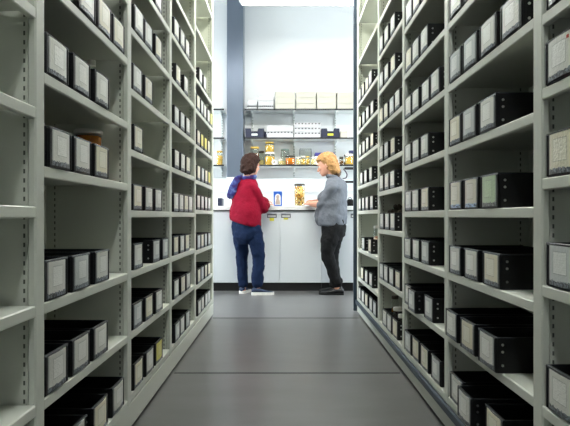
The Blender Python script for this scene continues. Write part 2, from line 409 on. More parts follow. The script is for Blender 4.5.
# ------------------------------------------------------------------ storage boxes
BW, BD, BH = .158, .30, .110
def box_meshes(side):
    """origin: front bottom edge, end nearer the camera (x=0 front, y=0..BW)"""
    s = side; t = .004
    mb = MB()
    mb.box(0, s * t, 0, BW, 0, BH, .0012).box(s * (BD - t), s * BD, 0, BW, 0, BH, .0012)
    mb.box(s * t, s * (BD - t), 0, t, 0, BH, .001).box(s * t, s * (BD - t), BW - t, BW, 0, BH, .001)
    mb.box(s * t, s * (BD - t), t, BW - t, 0, .004)
    # folded rim and front corner flanges
    mb.box(-s * .003, s * (t + .002), -.0015, BW + .0015, BH - .005, BH + .002, .001, mi=1)
    mb.box(s * (t + .002), s * BD, -.0015, t, BH - .003, BH + .002, .001, mi=1).box(s * (t + .002), s * BD, BW - t, BW + .0015, BH - .003, BH + .002, .001, mi=1)
    mb.box(-s * .003, 0, 0, .007, .002, BH, .001).box(-s * .003, 0, BW - .007, BW, .002, BH, .001)
    body = mb.mesh('body'); body.materials.append(MT['plastic']); body.materials.append(MT['rim'])
    cards = {}
    for k, m in CARD.items():
        c = MB()
        n = 6; rows = []
        # slightly bowed card in its sleeve
        for i in range(n + 1):
            u = i / n; y = .016 + u * (BW - .032); bow = .0035 * math.sin(u * math.pi) + .0028
            rows.append([(-s * bow, y, .006), (-s * bow, y, BH - .004), (-s * (bow - .0012), y, BH - .004), (-s * (bow - .0012), y, .006)])
        c.rings(rows)
        me = c.mesh('label_card'); me.materials.append(m); shade(me, 30); cards[k] = me
    rv = MB(); rv.prism([(.0042 * math.cos(a * math.pi / 5), .0042 * math.sin(a * math.pi / 5)) for a in range(10)], 'y', -.002, .0005)
    rme = rv.mesh('rivet'); rme.materials.append(MT['rivet'])
    return body, cards, rme
PROTO = {-1: box_meshes(-1), 1: box_meshes(1)}
ORD = ['first', 'second', 'third', 'fourth', 'fifth', 'sixth', 'seventh', 'eighth', 'ninth']
def child(name, me, parent, loc=(0, 0, 0)):
    o = bpy.data.objects.new(name, me); C.objects.link(o); o.parent = parent; o.location = loc; return o
BOXES = {}
def place_box(side, y, z, card, label, forward=0.0, rivets=True):
    xf = (LX if side < 0 else RX) + side * (.004 - forward + random.uniform(-.003, .002))
    body, cards, rme = PROTO[side]
    t = thing('storage_box', label, 'box', (xf, y, z + .0008), 0, 'black storage boxes on the ' + ('plain shelving' if side < 0 else 'navy-edged shelving'))
    t.rotation_euler.z = random.uniform(-.006, .006)
    child('body', body, t); child('label_card', cards[card], t)
    if rivets:
        for h in (.024, .066, .088): child('rivet', rme, t, (side * .020, 0, h))
    return t

def fill(side, bay_from_counter, zs, rows, fwd={}):
    """rows: {shelf z: [(y start, card colour)]}"""
    for z, items in rows.items():
        level = sorted(zs).index(min(zs, key=lambda q: abs(q - z)))
        z = min(zs, key=lambda q: abs(q - z))
        items = sorted([(i if isinstance(i, tuple) else (i, None)) for i in items], key=lambda q: -q[0])
        for k, (y, card) in enumerate(items):
            c = card or random.choice(['white', 'white', 'grey', 'cream'] if side < 0 else ['white', 'grey', 'cream', 'white'])
            adj = {'white': 'white-carded', 'grey': 'grey-carded', 'cream': 'cream-carded', 'yellow': 'yellow-carded', 'green': 'pale-green-carded', 'blue-footed': 'blue-footed-card'}[c]
            up = 'lowest shelf' if level == 0 else ORD[level] + ' shelf up'
            wh = 'plain shelving' if side < 0 else 'navy-edged shelving'
            if bay_from_counter == 5:
                vis = [.405, .72, 1.0, 1.235, 1.43]
                n = vis.index(z)
                up = ['lowest visible', 'second-lowest visible', 'middle visible', 'second-highest visible', 'topmost visible'][n] + ' shelf'
            if len(items) == 1: pos = 'alone on '
            else: pos = ORD[k] + ' from counter end, '
            lab = '%s black box %s%s, %s bay from counter, %s' % (adj, pos, up, ORD[bay_from_counter - 1], wh)
            b = place_box(side, y, z, c, lab, fwd.get((round(z, 3), round(y, 3)), 0))
            BOXES[(side, bay_from_counter, round(z, 3), k)] = b

Y_, G_, B_, W_, K_ = 'yellow', 'green', 'blue-footed', 'white', 'cream'
# plain run, bay 4 from the counter (the first whole one) ... bay 1 beside the red jumper
fill(-1, 4, L_BAYS[1], {1.55: [1.80, 1.985, 2.17], 1.287: [1.56, 1.755, 1.95], 1.035: [1.575, 1.765, 1.955], .668: [1.552, 1.75, 1.96],
                        .411: [1.553, 1.75, 1.94], .145: [1.71, 1.93, 2.155]})
fill(-1, 3, U, {1.955: [2.87], 1.698: [2.47, 2.66, 2.87], 1.441: [2.45, 2.66], 1.184: [2.47], .927: [2.45, 2.66, 2.865], .67: [2.46, 2.83, 3.05],
                .413: [2.46, 2.66, 2.87], .156: [2.46, 2.67, (2.87, Y_)]})
fill(-1, 2, U, {1.955: [3.37, 3.56, 3.76], 1.698: [3.42, 3.70], 1.441: [3.37, 3.56, 3.76], 1.184: [3.37, 3.57, 3.77], .927: [3.34, 3.52, 3.70, 3.88],
                .67: [3.36, 3.56, 3.76], .413: [3.37, 3.57, 3.77], .156: [3.38, 3.57, 3.77]})
fill(-1, 1, L_BAYS[4], {1.917: [4.37, 4.60], 1.69: [(4.24, K_), 4.43, 4.62, 4.82, (5.0, Y_)], 1.43: [(4.24, K_), (4.44, Y_), (4.64, Y_), (4.84, K_)],
                        1.168: [(4.26, K_), 4.46, 4.66, (4.86, Y_)], .949: [4.26, 4.46, 4.66, 4.86], .65: [4.27, (4.46, K_), 4.66, 4.85],
                        .394: [4.27, 4.46, 4.65, 4.84], .157: [4.28, 4.47, 4.68, 4.85]})
# navy-edged run
fill(1, 5, R_BAYS[0], {1.43: [1.335], 1.235: [1.335], 1.0: [1.335], .72: [1.335], .405: [1.335]})
fill(1, 4, U, {1.698: [2.02, 2.2], 1.441: [1.645, 1.835, 2.02, 2.205], 1.184: [1.84, 2.03, 2.21], .927: [(1.825, G_), (2.015, B_), (2.21, B_)],
               .67: [1.81, 2.01, 2.21], .413: [1.79, 2.0, 2.21], .156: [1.79, 2.0, 2.2]}, {(.155, 2.0): .03, (.412, 1.79): .02, (.412, 2.0): .018, (.412, 2.21): .015})
fill(1, 3, U, {1.955: [2.70, 2.88, 3.06], 1.698: [2.72, 2.90, 3.07], 1.441: [2.51, 2.70, 2.90, 3.08], 1.184: [2.71, 2.90, 3.08], .927: [2.70, 2.90, 3.08],
               .67: [2.70, 2.90, 3.08], .413: [2.63, 2.88, 3.08], .156: [2.51, 2.72, 2.91, 3.08]}, {(.412, 2.88): .025})
fill(1, 2, R_BAYS[3], {2.04: [3.53, 3.74, 3.95], 1.79: [3.53, 3.74, 3.95], 1.54: [3.37, 3.57, 3.77, (3.95, K_)], 1.28: [3.54, 3.75, 3.95], 1.075: [3.54, 3.75, 3.94],
                       .81: [3.53, 3.74, 3.94], .46: [3.38, 3.58, 3.77, 3.95], .155: [3.46, 3.64, 3.82]})
fill(1, 1, R_BAYS[4], {1.926: [4.46, 4.68, 4.89, 5.1], 1.68: [4.40, 4.63, 4.86, 5.09], 1.43: [4.40, 4.62, 4.85, 5.09], 1.175: [4.45, 4.74, 5.02],
                       .95: [4.42, 4.66, 4.88, 5.1], .607: [4.50, 4.88], .344: [4.45, 4.68, 4.95], .152: [4.24, 4.45, 4.67, 4.88, 5.1]})
# the red dot on the card of one box at the frame's edge
for b in [BOXES[(1, 5, 1.235, 0)]]:
    MB().box(-.0075, -.0063, .028, .038, .088, .096).build('sticker', MT['redst'], b, loc=(0, 0, 0))
    b['label'] = 'black box whose white card bears a red mark, fifth bay from counter, navy-edged shelving'

# ------------------------------------------------------------------ jars
def jar(name, label, loc, r, h, content, lid, fill_h=.8, lid_h=.018, neck=.85, group=None, cat='jar', bail=False):
    t = thing(name, label, cat, loc, 0, group)
    sh = h - lid_h
    g = MB(); g.lathe([(r * .9, 0), (r, .006), (r, sh * .80), (r * .97, sh * .86), (r * neck, sh * .94), (r * neck, sh), (r * neck * .93, sh), (r * neck * .93, sh * .94), (r * .9, sh * .84), (r * .93, .01), (r * .5, .005)])
    g.build('glass', MT['glass'], t, 50)
    if content:
        fh = max(.01, (sh * .82 - .008) * fill_h)
        MB().lathe([(r * .86, .008), (r * .915, .012), (r * .915, .008 + fh * .97), (r * .85, .008 + fh)]).build('contents', MT[content], t, 50)
    MB().lathe([(r * neck * .4, sh - .002), (r * neck * 1.06, sh - .004), (r * neck * 1.09, sh), (r * neck * 1.09, h - .004), (r * neck * 1.02, h), (r * neck * .3, h - .001)]).build('lid', MT[lid], t, 50)
    return t
jar('specimen_jar', 'amber jar with pale lid behind boxes, fourth shelf up, fourth bay from counter', (-.755, 2.222, 1.0352), .052, .196, 'amber', 'lidw', 1.15, .012, .95)
jar('specimen_bottle', 'narrow bottle whose top peeks over boxes, fifth shelf up, plain shelving', (-.732, 2.19, 1.2872), .026, .205, 'brownf', 'lidw', neck=.55, cat='bottle')
jar('specimen_jar', 'jar of reddish pieces standing in box, third shelf up, bay by the counter', (.740, 4.555, .612), .037, .215, 'pinkbits', 'lidw')
jar('specimen_jar', 'dark brown jar in low box, lowest shelf, second bay from counter', (.748, 3.90, .160), .026, .205, 'brownf', 'lidd')
jar('specimen_jar', 'wide white-lidded jar in low box, lowest shelf, second bay from counter', (.735, 3.72, .160), .036, .155, 'brownf', 'lidw')
jar('specimen_jar', 'small pale-lidded jar in low box, lowest shelf, second bay from counter', (.720, 3.54, .160), .024, .140, 'paleyel', 'lidw')
def coral(label, x, y, z, h, sd):
    rd = random.Random(sd); mb = MB()
    mb.tube([(x, y, z + .012), (x + .005, y, z + h * .5), (x, y + .004, z + h * .8)], [.012, .014, .014], 10)
    for k in range(7):
        a = rd.uniform(0, 6.28); q = rd.uniform(.011, .017)
        mb.ball((x + .018 * math.cos(a), y + .022 * math.sin(a), z + h - q - rd.uniform(0, .045)), (q, q, q * 1.1), 8)
    tag(mb.build('coral_specimen', MT['coral'], None, 60), label, 'specimen', 'knobbly specimens in the boxes')
for k, (y, w, hh) in enumerate(((4.0, 'first', .150), (3.82, 'second', .168), (3.61, 'third', .160))):
    coral('knobbly brown specimen poking from %s box from counter, third shelf up, navy-edged shelving' % w, .742, y, .8149, hh, k)

# ------------------------------------------------------------------ counter with cabinets
CF = 6.95
def cabinet(x0, x1, label, holders):
    t = thing('base_cabinet', label, 'cabinet', ((x0 + x1) / 2, CF, 0), 0, 'white cabinets under the worktop'); inv = -Vector(t.location)
    MB().box(x0 + .001, x1 - .001, CF + .022, 7.70, .10, .968).build('body', MT['door'], t, loc=inv)
    MB().box(x0 + .001, x1 - .001, CF + .03, 7.68, 0, .0995).build('plinth', MT['kick'], t, loc=inv)
    mid = (x0 + x1) / 2
    for k, (a, b) in enumerate(((x0, mid), (mid, x1))):
        d = MB().box(a + .002, b - .002, CF, CF + .0215, .102, .960, .002).build('door', MT['door'], t, loc=inv)
        hx = (b - .095) if k == 0 else (a + .075)
        if not holders: continue
        fr = MB()
        fr.box(hx - .058, hx + .058, CF - .003, CF, .882, .934, .001).box(hx - .058, hx + .058, CF - .014, CF - .003, .920, .934, .001)
        fr.box(hx - .046, hx + .046, CF - .0035, CF - .003, .892, .914, mi=1)
        fr.build('label_holder', [MT['steel'], MT['palecard']], d)
        yw = .036 if k == 0 else .020
        MB().box(hx - .028, hx + .026, CF - .002, CF - .0002, .8815 - yw, .8815, .0005).build('yellow_tag', MT['tagy'], d)
S = .5035
c0 = (279.8 - CX) / F_PX * CF - S
cabinet(c0, c0 + 2 * S, 'white two-door base cabinet with yellow tags between the two people', True)
cabinet(c0 - 2 * S, c0, 'white two-door base cabinet behind the red-jumper woman, beside shelving end', False)
cabinet(c0 + 2 * S, c0 + 4 * S, 'white two-door base cabinet behind the grey-shirted person', True)
wt = thing('worktop', 'long white worktop on the base cabinets along the back wall', 'worktop', (c0 + S, 7.32, .968)); inv = -Vector(wt.location)
MB().box(c0 - 2 * S, c0 + 4 * S, 6.925, 7.715, .9765, 1.025, .003).build('slab', MT['worktop'], wt, loc=inv)
MB().box(c0 - 2 * S, c0 + 4 * S, 6.932, 7.70, .9682, .9765).build('gap_shadow_strip', MT['dark'], wt, loc=inv)  # dark strip stands in for the gap shadow under the slab

# ------------------------------------------------------------------ wall shelving
SH = [1.565, 1.915, 2.285]
def wall_shelving(x0, x1, rails, label):
    t = thing('wall_shelving', label, 'shelving', ((x0 + x1) / 2, 7.70, 1.42)); inv = -Vector(t.location)
    for rx in rails:
        mb = MB().box(rx - .0125, rx + .0125, 7.706, 7.7195, 1.42, 2.36, .002)
        for k in range(26): 
            for e in (-.005, .005): mb.box(rx + e - .002, rx + e + .002, 7.7052, 7.7062, 1.435 + k * .035, 1.452 + k * .035, mi=1)
        mb.build('rail', [MT['shelfw'], MT['slot']], t, loc=inv)
    for z in SH:
        s = MB().box(x0, x1, 7.42, 7.70, z - .016, z, .002).build('shelf', MT['shelfw'], t, loc=inv)
        MB().box(x0, x1, 7.415, 7.4195, z - .020, z + .001).build('edging', MT['dark'], s)
        for rx in rails:
            MB().prism([(7.705, z - .0165), (7.47, z - .0165), (7.47, z - .03), (7.62, z - .062), (7.705, z - .066)], 'x', rx - .006, rx + .006).build('bracket', MT['shelfw'], s)
    return t
ra = [(px - CX) / F_PX * 7.70 for px in (252.5, 294, 335.3)]
wall_shelving(-.512, 1.75, ra + [ra[2] + .555, ra[2] + 1.11], 'white wall shelves with dark edges holding jars and cartons above worktop')
wall_shelving(-2.0, -.775, [-.83, -1.38, -1.9], 'white wall shelves ending between blue-grey pillar and plain shelving')

def carton(x0, x1, z0, h, y0, y1, label, group, m='carton', lid=True, studs=False):
    t = thing('carton', label, 'carton', ((x0 + x1) / 2, (y0 + y1) / 2, z0), 0, group); inv = -Vector(t.location)
    MB().box(x0 + .003, x1 - .003, y0 + .003, y1 - .003, z0, z0 + h - .003, .002).build('body', MT[m], t, loc=inv)
    l = MB().box(x0, x1, y0, y1, z0 + h - .022, z0 + h - .003, .002).build('lid', MT[m], t, loc=inv)
    if studs:
        n = 8
        for k in range(n):
            xx = x0 + (k + .5) * (x1 - x0) / n
            MB().box(xx - .009, xx + .009, y0 - .002, y0 + .0005, z0 + h - .024, z0 + h - .010).build('stud', MT['dark'], l, None)
def X(px, Y): return (px - CX) / F_PX * Y
YB = 7.435
z3 = SH[2]
lev = ['bottom', 'middle', 'top']; colsn = ['first', 'second', 'third', 'fourth']
for c, (a, b) in enumerate(((275, 295.4), (296, 316), (316.7, 336.4), (337, 356.5))):
    for k in range(3):
        dd = .012 * (k == 2)
        carton(X(a, YB), X(b, YB) - .002, z3 + k * .075, .0745, YB + dd, YB + .245 + dd,
               'cream carton at %s of %s stack from the pillar, among tall stacks, top shelf' % (lev[k], colsn[c]), 'cream cartons on the top wall shelf')
for c, (a, b, hs) in enumerate(((247.4, 257.4, (.052, .068)), (257.9, 273.8, (.052, .056, .056)))):
    z = z3
    for k, h in enumerate(hs):
        carton(X(a, YB), X(b, YB) - .001, z, h - .0004, YB, YB + .25, 'small white carton, %s of short stack %s the tall cream stacks, top shelf' % (
            ('bottom', 'middle', 'top')[k] if len(hs) == 3 else ('bottom', 'top')[k], 'beside' if c else 'furthest from'), 'white cartons on the top wall shelf', 'cartonw', True, k == 0)
        z += h
z2 = SH[1]
for c, (a, b, hs) in enumerate(((266.6, 293.4, (.085, .076)), (294.0, 320.8, (.074, .062, .062)))):
    z = z2
    for k, h in enumerate(hs):
        carton(X(a, YB), X(b, YB), z, h - .0004, YB, YB + .25, '%s flat white carton of %s stack on middle shelf' % (
            ('bottom', 'middle', 'top')[k] if len(hs) == 3 else ('bottom', 'top')[k], 'two-carton' if len(hs) == 2 else 'three-carton'), 'white cartons on the middle wall shelf', 'cartonw', True, c == 1 or k == 0)
        z += h
carton(X(340.2, YB), X(347.5, YB), z2, .085, YB, YB + .2, 'small cream carton beside yellow-labelled navy bin on middle shelf', None)
def pick_bin(a, b, label, h=.118, lab='steel'):
    x0, x1 = X(a, 7.435), X(b, 7.435); y0, y1 = 7.43, 7.68
    t = thing('picking_bin', label, 'bin', ((x0 + x1) / 2, (y0 + y1) / 2, z2), 0, 'navy bins on the middle wall shelf'); inv = -Vector(t.location)
    mb = MB(); w = x1 - x0; z = z2
    mb.box(x0, x1, y0, y1, z, z + .006)
    # front wall with a dropped centre
    f = [(x0, z), (x1, z), (x1, z + h), (x1 - w * .30, z + h), (x1 - w * .36, z + h * .55), (x0 + w * .36, z + h * .55), (x0 + w * .30, z + h), (x0, z + h)]
    mb.prism(f, 'y', y0, y0 + .012)
    mb.box(x0, x0 + .006, y0 + .012, y1, z + .006, z + h, .001).box(x1 - .006, x1, y0 + .012, y1, z + .006, z + h, .001).box(x0 + .006, x1 - .006, y1 - .006, y1, z + .006, z + h, .001)
    mb.build('bin_body', MT['navyp'], t, loc=inv)
    MB().box(x0 + w * .34, x1 - w * .34, y0 - .002, y0 - .0002, z + h * .22, z + h * .44).build('label', MT[lab], t, loc=inv)
pick_bin(245.2, 263.8, 'navy plastic bin with pale label beside pillar on middle shelf', lab='palecard')
pick_bin(321.4, 339.4, 'navy plastic bin with yellow label on middle shelf above blond head', lab='tagy')
tag(MB().lathe([(.014, 0), (.022, .002), (.022, .05), (.012, .062), (.010, .085), (.0, .086)], X(265.3, 7.52), 7.52, z2, 14).build('bottle', MT['navyp'], None, 50), 'small dark bottle between navy bin and white carton stack', 'bottle')

# jars on the lowest wall shelf
z1 = SH[0]
YJ = 7.53
def sj(px, y_top, rpx, content, lid, label, fill_h=.85, Y=YJ, lid_h=.018, neck=.85, z=None):
    zb = z if z is not None else z1
    h = EYE + (CY - y_top) / F_PX * Y - zb
    return jar('specimen_jar', label, (X(px, Y), Y, zb + .0003), rpx * Y / F_PX, h, content, lid, fill_h, lid_h, neck, 'jars on the lowest wall shelf')
sj(254.8, 147.0, 4.6, 'brownf', 'lidy', 'squat brown jar with yellow lid above the dark-haired head')
sj(261.4, 151.2, 3.0, 'paleyel', 'lidd', 'narrow clear jar with dark lid beside brown yellow-lidded jar', .5, 7.63)
jl = sj(269.8, 152.4, 5.2, 'yellowf', 'lidw', 'wide yellow jar carrying another jar on its lid', .9)
sj(269.6, 142.0, 4.6, 'yellowf', 'lidy', 'yellow-lidded jar stacked on top of wide yellow jar', .9, z=EYE + (CY - 152.4) / F_PX * YJ)
# tape roll
t = thing('tape_roll', 'white tape roll with dark hole standing before stacked yellow jars', 'tape roll', (X(274.2, 7.445), 7.445, z1)); mb = MB()
n = 20; R1, R2, rc = .034, .014, .0342
mb.rings([[(r * math.cos(k * 2 * math.pi / n), yy, rc + r * math.sin(k * 2 * math.pi / n)) for k in range(n)] for r, yy in ((R1, -.012), (R1, .012), (R2, .012), (R2, -.012), (R1, -.012))], 0, False)
mb.build('tape', MT['lidw'], t, 40)
mc = MB(); mc.rings([[(r * math.cos(k * 2 * math.pi / n), yy, rc + r * math.sin(k * 2 * math.pi / n)) for k in range(n)] for r, yy in ((R2 - .0002, -.010), (R2 - .0002, .010), (R2 * .75, .010), (R2 * .75, -.010), (R2 - .0002, -.010))], 0, False)
mc.build('core', MT['dark'], t, 40)
sj(280.4, 159.3, 2.1, 'paleyel', 'lidw', 'tiny white-lidded pot between stacked jars and greenish-lidded jar', .9, 7.46, .012)
sj(285.0, 149.2, 4.6, 'paleyel', 'lidg', 'tall clear jar with greenish lid behind orange jar', .35, 7.60)
sj(290.2, 156.0, 4.9, 'amber', 'lidd', 'low wide jar of bright orange fluid', .97, 7.47, .010, .95)
for k, (px, yt, rp, ct, ld, lb) in enumerate(((298.2, 157.0, 2.3, 'paleyel', 'lidw', 'small pale jar next to low orange jar'), (303.0, 156.2, 2.2, 'yellowf', 'lidw', 'small yellowish jar before one end of clear case, nearer orange jar'),
        (307.6, 156.4, 2.1, 'yellowf', 'lidy', 'small yellow-lidded jar in front of clear case'), (313.2, 157.2, 2.5, 'paleyel', 'lidw', 'small pale jar between clear case and blond head'))):
    sj(px, yt, rp, ct, ld, lb, .9, 7.46, .010)
# clear display case behind them
t = thing('display_case', 'clear grey-edged display case behind small pale jars', 'case', (X(305.5, 7.6), 7.61, z1)); xa, xb = -.075, .075; hh = EYE + (CY - 148.6) / F_PX * 7.55 - z1
mb = MB()
for xx in (xa, xb):
    for yy in (-.06, .06): mb.box(xx - .003, xx + .003, yy - .003, yy + .003, 0, hh)
for zz in (0, hh - .006):
    for yy in (-.06, .06): mb.box(xa, xb, yy - .003, yy + .003, zz, zz + .006)
    for xx in (xa, xb): mb.box(xx - .003, xx + .003, -.06, .06, zz, zz + .006)
mb.build('frame', MT['steel'], t); MB().box(xa + .004, xb - .004, -.056, .056, .006, hh - .007).build('glass', MT['glass'], t)
def pbox(a, b, yt, Y, d, m, name, label, cat):
    h = EYE + (CY - yt) / F_PX * Y - z1
    o = thing(name, label, cat, ((X(a, Y) + X(b, Y)) / 2, Y, z1 + .0002)); w = X(b, Y) - X(a, Y)
    MB().box(-w / 2, w / 2, 0, d, 0, h * .72, .002).build('body', MT['palecard'], o); MB().box(-w / 2 - .002, w / 2 + .002, -.002, d + .002, h * .72 + .0005, h, .002).build('lid', MT[m], o)
pbox(315.2, 334.5, 152.6, 7.50, .17, 'purple', 'lidded_box', 'purple-lidded box behind the blond head on jar shelf', 'box')
sj(341.4, 156.8, 2.2, 'brownf', 'lidd', 'small black-topped jar next to the blond head', .9, 7.47, .03)
sj(345.4, 154.8, 1.6, 'brownf', 'lidd', 'slim jar with dark cap between black-topped and yellow jars', .4, 7.58, .018)
sj(349.0, 154.2, 3.9, 'yellowf', 'lidw', 'plump yellow jar before navy-lidded jar near the navy end post', .95, 7.46)
sj(352.2, 150.8, 3.8, 'yellowf', 'lidn', 'navy-lidded jar partly behind plump yellow jar', .9, 7.60, .035)
# things on the left-hand wall shelves
sj(219.6, 151.0, 3.2, 'yellowf', 'lidy', 'yellow jar on lowest wall shelf next to plain shelving end', .9, 7.53)

# ------------------------------------------------------------------ on the worktop
WT = 1.0255
jar('specimen_jar', 'tall glass jar of mottled yellow shells with dark lid on worktop', (X(299.6, 7.06), 7.06, WT), .066, EYE + (CY - 183.8) / F_PX * 7.06 - WT, 'shells', 'lidd', 1.17, .02, .90)
t = thing('specimen_packet', 'blue packet with pale arch and beige bell shape on worktop', 'packet', (X(277.8, 7.08), 7.08, WT)); w, h = .052, EYE + (CY - 191.4) / F_PX * 7.08 - WT
MB().box(-w, w, -.016, .016, 0, h, .004).build('body', MT['bluecard'], t)
arch = [(-.036, .016), (.036, .016), (.036, .10)] + [(.036 * math.cos(a * math.pi / 10), .108 + .044 * math.sin(a * math.pi / 10)) for a in range(11)] + [(-.036, .10)]
MB().prism(arch, 'y', -.0175, -.0158).build('arch_panel', MT['palecard'], t)
o = MB().lathe([(.028, .0), (.030, .02), (.022, .05), (.0135, .07), (.017, .085), (.019, .097), (.012, .110), (.003, .114)], 0, 0, 0, 16).build('bell_figure', MT['bell'], t, 50)
o.scale = (1, .28, 1); o.location = (0, -.0265, .022)
t = thing('desk_cube', 'small navy box with grey end on worktop by plain shelving end', 'box', (X(220.4, 7.15), 7.15, WT)); hh = EYE + (CY - 198) / F_PX * 7.15 - WT
MB().box(-.034, .018, 0, .1, 0, hh, .004).build('body', MT['navyp'], t); MB().box(.0185, .034, .004, .096, .002, hh * .96, .003).build('end_panel', MT['steel'], t)
t = thing('camera_bag', 'crumpled black bag on worktop behind the grey-shirted back', 'bag', (X(350.6, 7.15), 7.15, WT)); mb = MB()
rs = []
for z, a, b in ((0, .055, .05), (.006, .062, .058), (.04, .06, .055), (.07, .045, .04), (.09, .02, .02)):
    rs.append([(a * (1 + .12 * math.sin(3 * k + z * 40)) * math.cos(k * 2 * math.pi / 18), b * (1 + .1 * math.cos(4 * k + z * 30)) * math.sin(k * 2 * math.pi / 18), z) for k in range(18)])
mb.rings(rs); mb.build('body', MT['black'], t, 60); MB().tube([(-.045, -.02, .055), (-.03, -.02, .10), (.0, -.01, .108), (.02, 0, .085)], [.004] * 4, 8).build('strap', MT['navyp'], t, 60)
t = thing('desk_rack', 'black two-tier metal rack standing on worktop behind grey-shirted person', 'rack', (1.0, 7.22, WT))
for z in (1.345, 1.515):
    MB().box(-.245, .28, -.02, .09, z - WT - .024, z - WT, .002).build('tier', MT['kick'], t)
for xx in (-.035, .26): MB().box(xx - .01, xx + .01, .092, .112, 0, .51, .002).build('post', MT['metalk'], t)
MB().box(-.06, .28, -.02, .112, 0, .006).build('foot', MT['metalk'], t)
tag(MB().tube([(X(343.6, 7.18), 7.188, 1.488), at(345.6, 171.6, 7.18), at(347.0, 174.6, 7.18), at(346.0, 177.8, 7.18), at(342.8, 178.6, 7.18)], [.007] * 5, 8).build('hanging_cable', MT['cable'], None, 60), 'dark purple cable loop hanging from black rack', 'cable')

# ------------------------------------------------------------------ people
def bake(o, voxel, smooth_it=4, disp=0, dscale=.1, factor=.5):
    m = o.modifiers.new('r', 'REMESH'); m.mode = 'VOXEL'; m.voxel_size = voxel
    if smooth_it:
        s = o.modifiers.new('s', 'SMOOTH'); s.factor = factor; s.iterations = smooth_it
    if disp:
        tx = bpy.data.textures.new('folds', 'CLOUDS'); tx.noise_scale = dscale; tx.noise_depth = 2
        d = o.modifiers.new('d', 'DISPLACE'); d.texture = tx; d.strength = disp; d.mid_level = .5
    dg = bpy.context.evaluated_depsgraph_get(); dg.update()
    me = bpy.data.meshes.new_from_object(o.evaluated_get(dg)); o.modifiers.clear()
    old = o.data; mats = [x for x in old.materials]; o.data = me; me.name = o.name
    me.materials.clear()
    for x in mats: me.materials.append(x)
    me.polygons.foreach_set('use_smooth', [True] * len(me.polygons)); me.polygons.foreach_set('material_index', [0] * len(me.polygons))
    return o

def torso(mb, levels, Rv, Fv, n=28, power=2.3):
    rs = []
    for c, a, b, sl in levels:
        c = Vector(c); ring = []
        for k in range(n):
            t = k * 2 * math.pi / n; ct, st = math.cos(t), math.sin(t)
            e = 2 / power
            p = Rv * a * math.copysign(abs(ct) ** e, ct) + Fv * b * math.copysign(abs(st) ** e, st)
            q = c + p; q.z += sl * p.x; ring.append(q)
        rs.append(ring)
    mb.rings(rs)

def head(mb, c, Rv, Fv, Uv, s=1.0):
    """c: centre of the skull at eye height"""
    H = .232 * s
    prof = [(0.0, .020, .035, .078), (.05, .036, .0, .092), (.13, .050, -.035, .097), (.25, .060, -.066, .096), (.38, .068, -.084, .094), (.5, .073, -.096, .091), (.62, .076, -.100, .094), (.75, .073, -.097, .089), (.86, .060, -.083, .070), (.95, .036, -.054, .042), (1.0, .008, -.012, .006)]
    rs = []
    for h, w, b0, f1 in prof:
        m, d = (b0 + f1) / 2 * s, (f1 - b0) / 2 * s
        rs.append([c + Uv * (h - .5) * H + Fv * (m + d * math.cos(t * 2 * math.pi / 24)) + Rv * w * s * math.sin(t * 2 * math.pi / 24) for t in range(24)])
    mb.rings(rs)
    P = lambda r, f, h: c + Rv * r * s + Fv * f * s + Uv * (h - .5) * H
    mb.tube([P(0, .088, .52), P(0, .102, .42), P(0, .112, .33)], [.007, .010, .014], 10, flat=1)
    for e in (-1, 1):
        mb.ball(P(e * .012, .100, .325), (.009, .010, .008), 8, frame=(Rv, Fv, Uv))
        mb.ball(P(e * .032, .086, .57), (.024, .013, .008), 10, frame=(Rv, Fv, Uv))          # brow
        mb.ball(P(e * .040, .076, .38), (.020, .016, .018), 10, frame=(Rv, Fv, Uv))          # cheek
        mb.ball(P(e * .076, -.008, .43), (.010, .020, .032), 10, frame=(Rv, Fv, Uv))         # ear
    mb.ball(P(0, .092, .215), (.024, .011, .007), 10, frame=(Rv, Fv, Uv)); mb.ball(P(0, .090, .180), (.020, .011, .008), 10, frame=(Rv, Fv, Uv))
    return P

def hand(mb, W, d, n, side, curl=.5, s=1.0):
    """W wrist, d pointing along the hand, n back-of-hand normal, side: direction of the thumb"""
    W, d = Vector(W), Vector(d).normalized(); side = Vector(side); side = (side - d * side.dot(d)).normalized(); n = d.cross(side).normalized() * (1 if d.cross(side).dot(Vector(n)) > 0 else -1)
    pl = .085 * s
    rs = []
    for t, w, th in ((-.15, .022, .018), (0, .027, .017), (.3, .036, .015), (.7, .040, .0135), (1.0, .039, .011), (1.06, .033, .007)):
        cc = W + d * pl * t
        rs.append([cc + side * w * s * math.cos(k * math.pi / 8) + n * th * s * math.sin(k * math.pi / 8) for k in range(16)])
    mb.rings(rs)
    for k, (off, ln) in enumerate(((.030, .070), (.010, .079), (-.011, .073), (-.031, .057))):
        p = W + d * pl * (.97 - .04 * abs(k - 1)) + side * off * s
        pts = [p - d * .02]; ang = .12 * curl; cur = p; pts.append(cur)
        spread = side * (.10 * (1.2 - k)) 
        for seg in (.45, .31, .24):
            v = ((d + spread) .normalized() * math.cos(ang) - n * math.sin(ang)); cur = cur + v * ln * s * seg; pts.append(cur); ang += curl
        mb.tube(pts, [.0082 * s, .0088 * s, .0083 * s, .0077 * s, .0066 * s], 9, sub=3)
    p = W + d * pl * .22 + side * .024 * s
    mb.tube([p, p + (d * .5 + side * .85 - n * .2).normalized() * .034 * s, p + (d * .8 + side * .75 - n * .3).normalized() * .062 * s, p + (d * 1.0 + side * .6 - n * .4).normalized() * .084 * s], [.013 * s, .011 * s, .0092 * s, .0078 * s], 9, sub=3)

